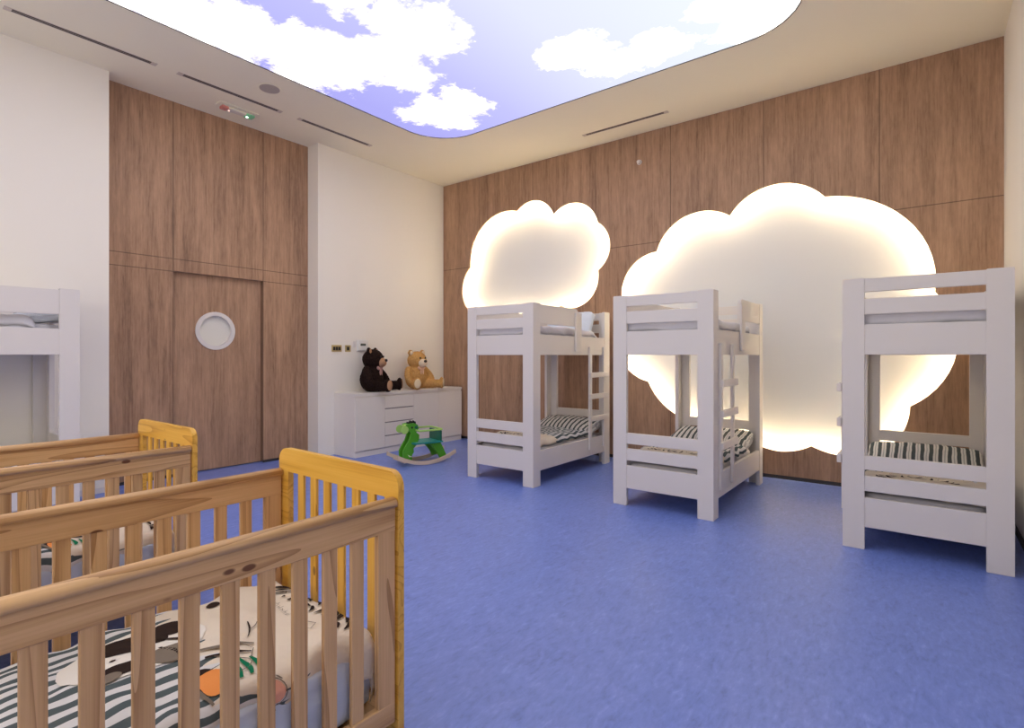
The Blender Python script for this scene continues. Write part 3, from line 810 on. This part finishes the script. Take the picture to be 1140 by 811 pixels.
# ------------------------------------------------------------------ teddy bears
def fur(name, col, dark):
    m, nt, b = newmat(name); t = NT(nt); co = t.coord()
    n = t.noise(co, 60, 4, .7); t.link(t.ramp(n, [(.3, dark), (.7, col)]), b.inputs['Base Color'])
    b.inputs['Roughness'].default_value = .95; b.inputs['Specular IOR Level'].default_value = .1
    bp = t.n('Bump'); bp.inputs['Strength'].default_value = .9; bp.inputs['Distance'].default_value = .008
    t.link(t.noise(co, 110, 3, .7), bp.inputs['Height']); t.link(bp.outputs[0], b.inputs['Normal'])
    return m
def bear(loc, rz, sc_, fm, padm, mzm, nosem, lab, head_turn=0, leg_spread=(28, 28), bow=None):
    """sits facing local -Y; origin at seat"""
    t = empty('teddy_bear', loc, rz); t.scale = (sc_,)*3
    b = MB()
    b.ell((0, .0, .135), (.15, .12, .145)); b.ell((0, .0, .21), (.125, .10, .10))
    Hd = Matrix.Translation((0, -.015, .355)) @ Matrix.Rotation(head_turn, 4, 'Z')
    def h(x, y, z): return Hd @ Vector((x, y, z))
    b.ell(h(0, 0, 0), (.125, .112, .112)); b.ell(h(0, -.05, -.03), (.09, .07, .065))
    for sx in (-1, 1):
        b.ell(h(sx*.098, .01, .090), (.042, .020, .042), M=Matrix.Rotation(head_turn, 4, 'Z'))
        # arm: shoulder to paw
        for k in range(7):
            f = k/6; p = Vector((sx*(.125+.05*math.sin(PI*f*.7)), -.01-.085*f, .235-.14*f)); b.ell(p, (.045-.004*f,)*3, seg=16)
        a = R(leg_spread[0 if sx < 0 else 1])
        for k in range(8):
            f = k/7; p = Vector((sx*.065+sx*math.sin(a)*.23*f, -.03-math.cos(a)*.23*f, .062)); b.ell(p, (.060-.008*f,)*3, seg=16)
        fx, fy = sx*.065+sx*math.sin(a)*.25, -.03-math.cos(a)*.25
        b.ell((fx, fy, .075), (.052, .030, .072), M=Matrix.Rotation(sx*a, 4, 'Z'))
    o = b.build('body', fm, t)
    rm = o.modifiers.new('r', 'REMESH'); rm.mode = 'VOXEL'; rm.voxel_size = .008; rm.use_smooth_shade = True
    sm = o.modifiers.new('s', 'SMOOTH'); sm.iterations = 3; sm.factor = .5
    bake(o)
    for v in o.data.vertices: v.co += v.normal*(noise.noise(v.co*70)*.0035)
    for p in o.data.polygons: p.use_smooth = True
    RH = Matrix.Rotation(head_turn, 4, 'Z')
    MB().ell(h(0, -.100, -.035), (.064, .052, .052), M=RH).build('muzzle', mzm, t)
    MB().ell(h(0, -.150, -.012), (.026, .014, .017), M=RH).build('nose', nosem, t)
    for sx in (-1, 1):
        MB().ell(h(sx*.042, -.104, .028), (.012, .009, .012), M=RH).build('eye', M_black, t)
        MB().ell(h(sx*.098, -.010, .090), (.027, .008, .027), M=RH).build('inner_ear', mzm, t)
        a = R(leg_spread[0 if sx < 0 else 1])
        fx, fy = sx*.065+sx*math.sin(a)*.276, -.03-math.cos(a)*.276
        MB().ell((fx, fy, .078), (.040, .010, .056), M=Matrix.Rotation(sx*a, 4, 'Z')).build('foot_pad', padm, t)
    if bow:
        m = MB(); m.ell((-.03, -.10, .258), (.030, .014, .020), M=Matrix.Rotation(.4, 4, 'Y')).ell((.03, -.10, .258), (.030, .014, .020), M=Matrix.Rotation(-.4, 4, 'Y')).ell((0, -.108, .258), (.012,)*3)
        m.ell((-.016, -.115, .215), (.012, .007, .036)).ell((.016, -.115, .215), (.012, .007, .036))
        m.build('bow', bow, t)
    tag(t, lab, 'teddy bear', None); return t
bear((-5.70, 4.41, .782), R(112), 1.18, fur('dark_fur', (.030,.016,.012), (.010,.005,.004)), fabric('tan_pad', (.48,.28,.16)), fabric('tan_muzzle', (.45,.25,.14)), M_black,
     'dark brown plush teddy bear sitting on the left of the cabinet top', R(10), (15, 42), fabric('pink_bow', (.55,.33,.28)))
bear((-5.70, 5.18, .782), R(86), 1.13, fur('honey_fur', (.70,.40,.14), (.48,.25,.08)), fabric('cream_pad', (.78,.62,.40)), fabric('cream_muzzle', (.80,.66,.48)), M_black,
     'golden plush teddy bear sitting on the right of the cabinet top', R(5), (28, 38), fabric('cream_bow', (.82,.55,.38)))

# ------------------------------------------------------------------ rocking animal
t = empty('rocking_toy', (-4.66, 4.32, 0), R(-17.5))
G1 = plain('bright_green_paint', (.09,.38,.02), .4); G2 = plain('teal_paint', (.01,.27,.25), .4); G3 = plain('lime_paint', (.42,.68,.16), .4)
PB = plain('pale_birch', (.72,.58,.43), .5); GD = plain('dark_green_paint', (.01,.15,.08), .4)
def pc(px, py): return ((px-455)/1033.0, (690-py)/1193.0)
for sx in (-1, 1):
    pts_o, pts_i = [], []
    for k in range(25):
        f = -1+2*k/24; y = f*.37; z = .10*(abs(f)**2.0)
        pts_o.append((y, z)); pts_i.append((y*.985, z+.042))
    x = sx*.15
    MB().prism(pts_o+pts_i[::-1], lambda p: (x-.012, p[0], p[1]), lambda p: (x+.012, p[0], p[1]), bev=.003).build('rocker', PB, t)
for y in (-.27, .27):
    m = MB(); m.box(-.16, .16, y-.02, y+.02, .045, .062, .004); m.build('crossbar', PB, t)
front = [pc(*p) for p in [(225,142),(262,130),(330,126),(372,150),(385,200),(352,252),(392,290),(388,350),(360,420),(318,470),(322,520),(298,560),(300,640),(205,640),(188,560),(186,500),(215,440),(255,370),(280,300),(285,262),(255,215)]]
for sx in (-1, 1):
    x = sx*.055
    MB().prism(front, lambda p: (x-.014, p[0], p[1]), lambda p: (x+.014, p[0], p[1]), bev=.004).build('head_and_front_leg', G1, t)
    MB().cyl((x+sx*.014, *pc(205,208)), (x+sx*.020, *pc(205,208)), .046, seg=28, bev=.002).build('nose_disc', G3, t)
    MB().cyl((x+sx*.014, *pc(296,182)), (x+sx*.019, *pc(296,182)), .012, seg=18).build('eye', M_black, t)
    MB().ell((x+sx*.015, *pc(350,182)), (.005, .022, .018)).build('ear', GD, t)
    z1 = [pc(*p) for p in [(240,545),(300,580),(262,580)]]
    MB().prism(z1, lambda p: (x+sx*.013, p[0], p[1]), lambda p: (x+sx*.017, p[0], p[1])).build('chest_mark', plain('cream_paint', (.8,.85,.6), .4), t)
    rear = [pc(*p) for p in [(500,402),(650,400),(680,470),(735,600),(640,615),(610,540),(560,470)]]
    x2 = sx*.10
    MB().prism(rear, lambda p: (x2-.014, p[0], p[1]-.01), lambda p: (x2+.014, p[0], p[1]-.01), bev=.004).build('rear_leg', G1, t)
MB().box(-.045, .045, pc(215,0)[0], pc(330,0)[0], pc(0,235)[1], pc(0,145)[1], .01).build('muzzle_block', G3, t)
mane = [pc(*p) for p in [(262,132),(268,108),(290,118),(305,92),(325,115),(345,95),(352,118),(366,110),(370,148),(330,128)]]
MB().prism(mane, lambda p: (-.02, p[0], p[1]), lambda p: (.02, p[0], p[1])).build('mane', M_black, t)
MB().box(-.15, .15, pc(290,0)[0], pc(668,0)[0], pc(0,408)[1], pc(0,385)[1], .008).build('seat', G2, t)
MB().box(-.15, .15, pc(630,0)[0], pc(650,0)[0], pc(0,390)[1], pc(0,240)[1], .008).build('backrest', GD, t)
yb_, yf_, zr = pc(655,0)[0], pc(345,0)[0], pc(0,225)[1]
pts = [(-.07, yf_, zr), (-.15, yf_+.02, zr), (-.155, 0.05, zr)]+[(-.155+.03*(1-math.cos(R(a))), yb_-.03+.03*math.sin(R(a)), zr) for a in (0,30,60,90)]
pts += [(-p[0], p[1], p[2]) for p in pts[::-1]]
MB().tube(pts, .011).build('safety_ring', G3, t)
tag(t, 'green wooden rocking animal with teal seat standing on the floor before the cabinet', 'rocking toy')
